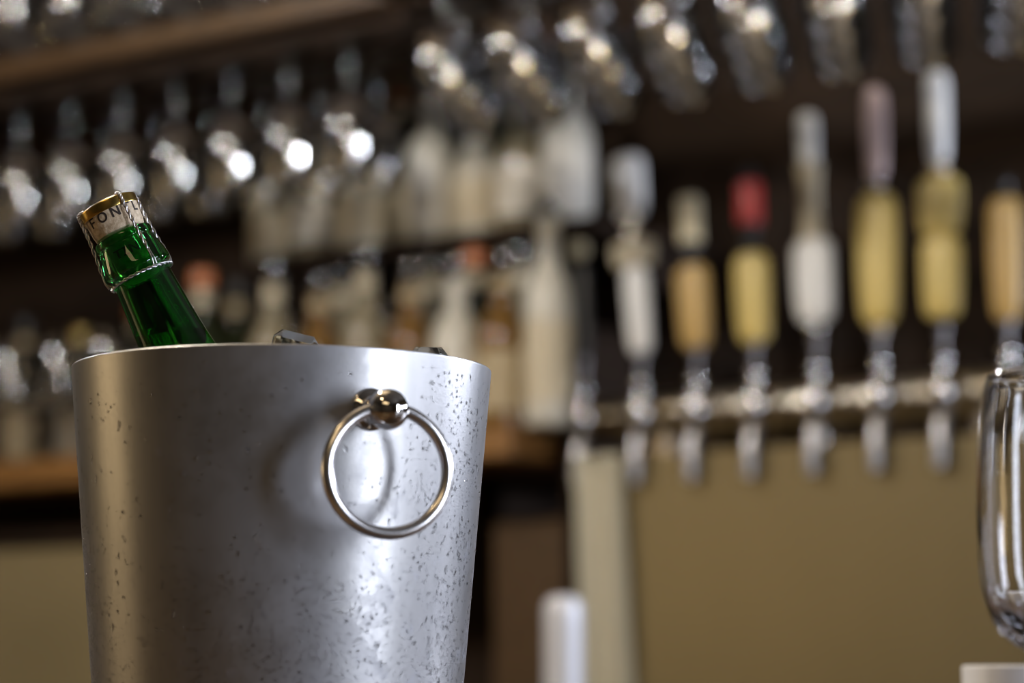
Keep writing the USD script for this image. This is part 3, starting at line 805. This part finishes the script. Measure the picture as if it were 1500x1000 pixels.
KINDS = {
    'clear_cream': (0.262, 0.037, 0.014, 'bottle_clear', 'paper_cream', 'white_enamel'),
    'frost_white': (0.236, 0.038, 0.014, 'bottle_frost', 'paper_white', 'white_enamel'),
    'amber_tan': (0.234, 0.040, 0.014, 'bottle_amber', 'paper_tan', 'black_plastic'),
    'dark_cream': (0.268, 0.036, 0.014, 'bottle_dark', 'paper_cream', 'orange_foil'),
    'green_white': (0.236, 0.037, 0.014, 'bottle_green', 'paper_white', 'gold_foil'),
    'tall_frost': (0.31, 0.034, 0.014, 'bottle_frost', 'paper_cream', 'white_enamel'),
    'dark_plain': (0.266, 0.037, 0.014, 'bottle_dark', 'paper_tan', 'black_plastic'),
    'short_clear': (0.20, 0.042, 0.016, 'bottle_clear', 'paper_white', 'white_enamel'),
    'short_frost': (0.18, 0.040, 0.016, 'bottle_frost', 'paper_cream', 'gold_foil'),
}
DESC = {'clear_cream': 'clear bottle with cream label', 'frost_white': 'frosted bottle with white label', 'amber_tan': 'amber bottle with tan label',
        'dark_cream': 'orange capped dark bottle with cream label', 'green_white': 'green bottle with white label', 'tall_frost': 'tall frosted bottle with cream label',
        'dark_plain': 'dark bottle with tan label', 'short_clear': 'short clear bottle with white label', 'short_frost': 'short frosted bottle with cream label'}
def bottle_row(items, tt, z, where, group):
    for n, (px, kind) in enumerate(sorted(items)):
        s = on_bar(px, 450, tt)[0]
        bottle_thing(kind, bar(s, tt, z), '%s, %s in the %s' % (DESC[kind], ORD[n], where), group)

# middle shelf with its own bottles
MID_T = -0.03
MID_Z = on_bar(500, 362, MID_T)[1]
t = thing('middle_shelf', 'narrow dark wooden shelf full of pale bottles behind the bucket', 'shelf')
ms0, ms1 = on_bar(372, 365, MID_T)[0], on_bar(872, 330, MID_T)[0]
part('board', bar_box(ms0, ms1, WALL_T + 0.001, MID_T, MID_Z - 0.022, MID_Z), 'dark_wood', t)
for sb in (ms0 + 0.02, (ms0 + ms1) / 2, ms1 - 0.04):
    part('bracket', bar_box(sb, sb + 0.02, WALL_T + 0.001, WALL_T + 0.14, MID_Z - 0.08, MID_Z - 0.022), 'dark_wood', t)
bottle_row([(402, 'short_frost'), (466, 'short_clear'), (532, 'short_frost'), (630, 'frost_white'), (698, 'short_frost'), (766, 'short_clear'), (832, 'frost_white')],
           -0.085, MID_Z, 'front row on the middle shelf', 'bottles on the middle shelf')
bottle_row([(430, 'dark_plain'), (497, 'amber_tan'), (585, 'dark_cream'), (668, 'dark_plain'), (735, 'green_white'), (796, 'amber_tan')],
           -0.175, MID_Z, 'back row on the middle shelf', 'bottles at the back of the middle shelf')
# bottles on the main shelf
bottle_row([(296, 'dark_cream'), (400, 'clear_cream'), (468, 'amber_tan'), (535, 'clear_cream'), (602, 'amber_tan'), (669, 'frost_white'), (736, 'amber_tan'), (803, 'tall_frost')],
           0.045, MAIN_Z, 'front row on the wooden shelf', 'bottles in front on the wooden shelf')
bottle_row([(345, 'dark_plain'), (434, 'short_frost'), (501, 'clear_cream'), (566, 'short_clear'), (631, 'clear_cream'), (695, 'dark_cream'), (760, 'clear_cream')],
           -0.050, MAIN_Z, 'second row on the wooden shelf', 'bottles in the second row on the wooden shelf')
bottle_row([(420, 'amber_tan'), (490, 'dark_plain'), (560, 'amber_tan'), (630, 'dark_plain'), (700, 'amber_tan'), (40, 'dark_plain'), (120, 'green_white'), (205, 'dark_cream'), (275, 'amber_tan')],
           -0.145, MAIN_Z, 'third row on the wooden shelf', 'bottles in the third row on the wooden shelf')

# glasses standing on the main shelf at the left
stand = None
for r_i, tt in enumerate((0.055, -0.035)):
    for k in range(4):
        px = 14 + 72 * k + 34 * r_i
        s = on_bar(px, 500, tt)[0]
        lab = '%s wine glass from the left standing in the %s row on the wooden shelf' % (ORD[k], row_names[r_i])
        copy_of(first_glass, bar(s, tt, MAIN_Z), None, lab, 'wine glasses standing on the wooden shelf')
# glasses standing on the upper shelf
for r_i, tt in enumerate((0.10, 0.0)):
    for k in range(6):
        px = 15 + 78 * k + 36 * r_i
        s = on_bar(px, 60, tt)[0]
        copy_of(first_glass, bar(s, tt, UP_Z0 + 0.035), None, '%s wine glass from the left standing in the %s row on the upper shelf' % (ORD[k], row_names[r_i]), 'wine glasses standing on the upper shelf')

# pale cylinder behind the counter
cc = at(825, 872, 2.75)
t = thing('steel_canister', 'tall pale steel canister with rounded top standing behind the counter', 'canister', (cc[0], cc[1], 0.0))
hz = cc[2]
part('body', lathe([(0, 0), (0.022, 0), (0.022, 0.004), (0.022, hz - 0.03), (0, hz - 0.03)], 40), 'pale_steel', t)
part('lid', lathe([(0, hz - 0.03), (0.0222, hz - 0.03), (0.0222, hz - 0.014), (0.019, hz - 0.005), (0.010, hz), (0, hz)], 40), 'pale_steel', t)

# cloth added in place of the pale highlight on the panel's left end
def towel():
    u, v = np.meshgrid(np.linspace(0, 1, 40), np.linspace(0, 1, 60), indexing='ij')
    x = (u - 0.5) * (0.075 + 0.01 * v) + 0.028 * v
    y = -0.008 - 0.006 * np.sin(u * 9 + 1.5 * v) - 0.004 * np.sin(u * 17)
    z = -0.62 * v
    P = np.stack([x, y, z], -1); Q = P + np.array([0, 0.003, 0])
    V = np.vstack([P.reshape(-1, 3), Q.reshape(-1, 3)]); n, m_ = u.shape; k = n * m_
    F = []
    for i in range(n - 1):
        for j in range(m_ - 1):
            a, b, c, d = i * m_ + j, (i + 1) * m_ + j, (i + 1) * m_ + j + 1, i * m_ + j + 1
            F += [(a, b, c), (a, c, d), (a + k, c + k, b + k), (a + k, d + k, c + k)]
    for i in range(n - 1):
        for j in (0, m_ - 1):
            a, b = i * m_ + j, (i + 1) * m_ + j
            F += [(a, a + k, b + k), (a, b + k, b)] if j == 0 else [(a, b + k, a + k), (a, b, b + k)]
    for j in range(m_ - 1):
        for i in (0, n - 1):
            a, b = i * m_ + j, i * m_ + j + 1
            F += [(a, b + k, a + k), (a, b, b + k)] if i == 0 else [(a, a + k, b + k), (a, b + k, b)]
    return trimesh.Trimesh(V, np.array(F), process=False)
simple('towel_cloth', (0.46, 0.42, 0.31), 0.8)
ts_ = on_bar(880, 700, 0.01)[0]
t = thing('bar_towel', 'pale added cloth standing for the highlight at the left end of the tap panel', 'towel', bar(ts_, 0.012, PAN_TOP), BAR_R)
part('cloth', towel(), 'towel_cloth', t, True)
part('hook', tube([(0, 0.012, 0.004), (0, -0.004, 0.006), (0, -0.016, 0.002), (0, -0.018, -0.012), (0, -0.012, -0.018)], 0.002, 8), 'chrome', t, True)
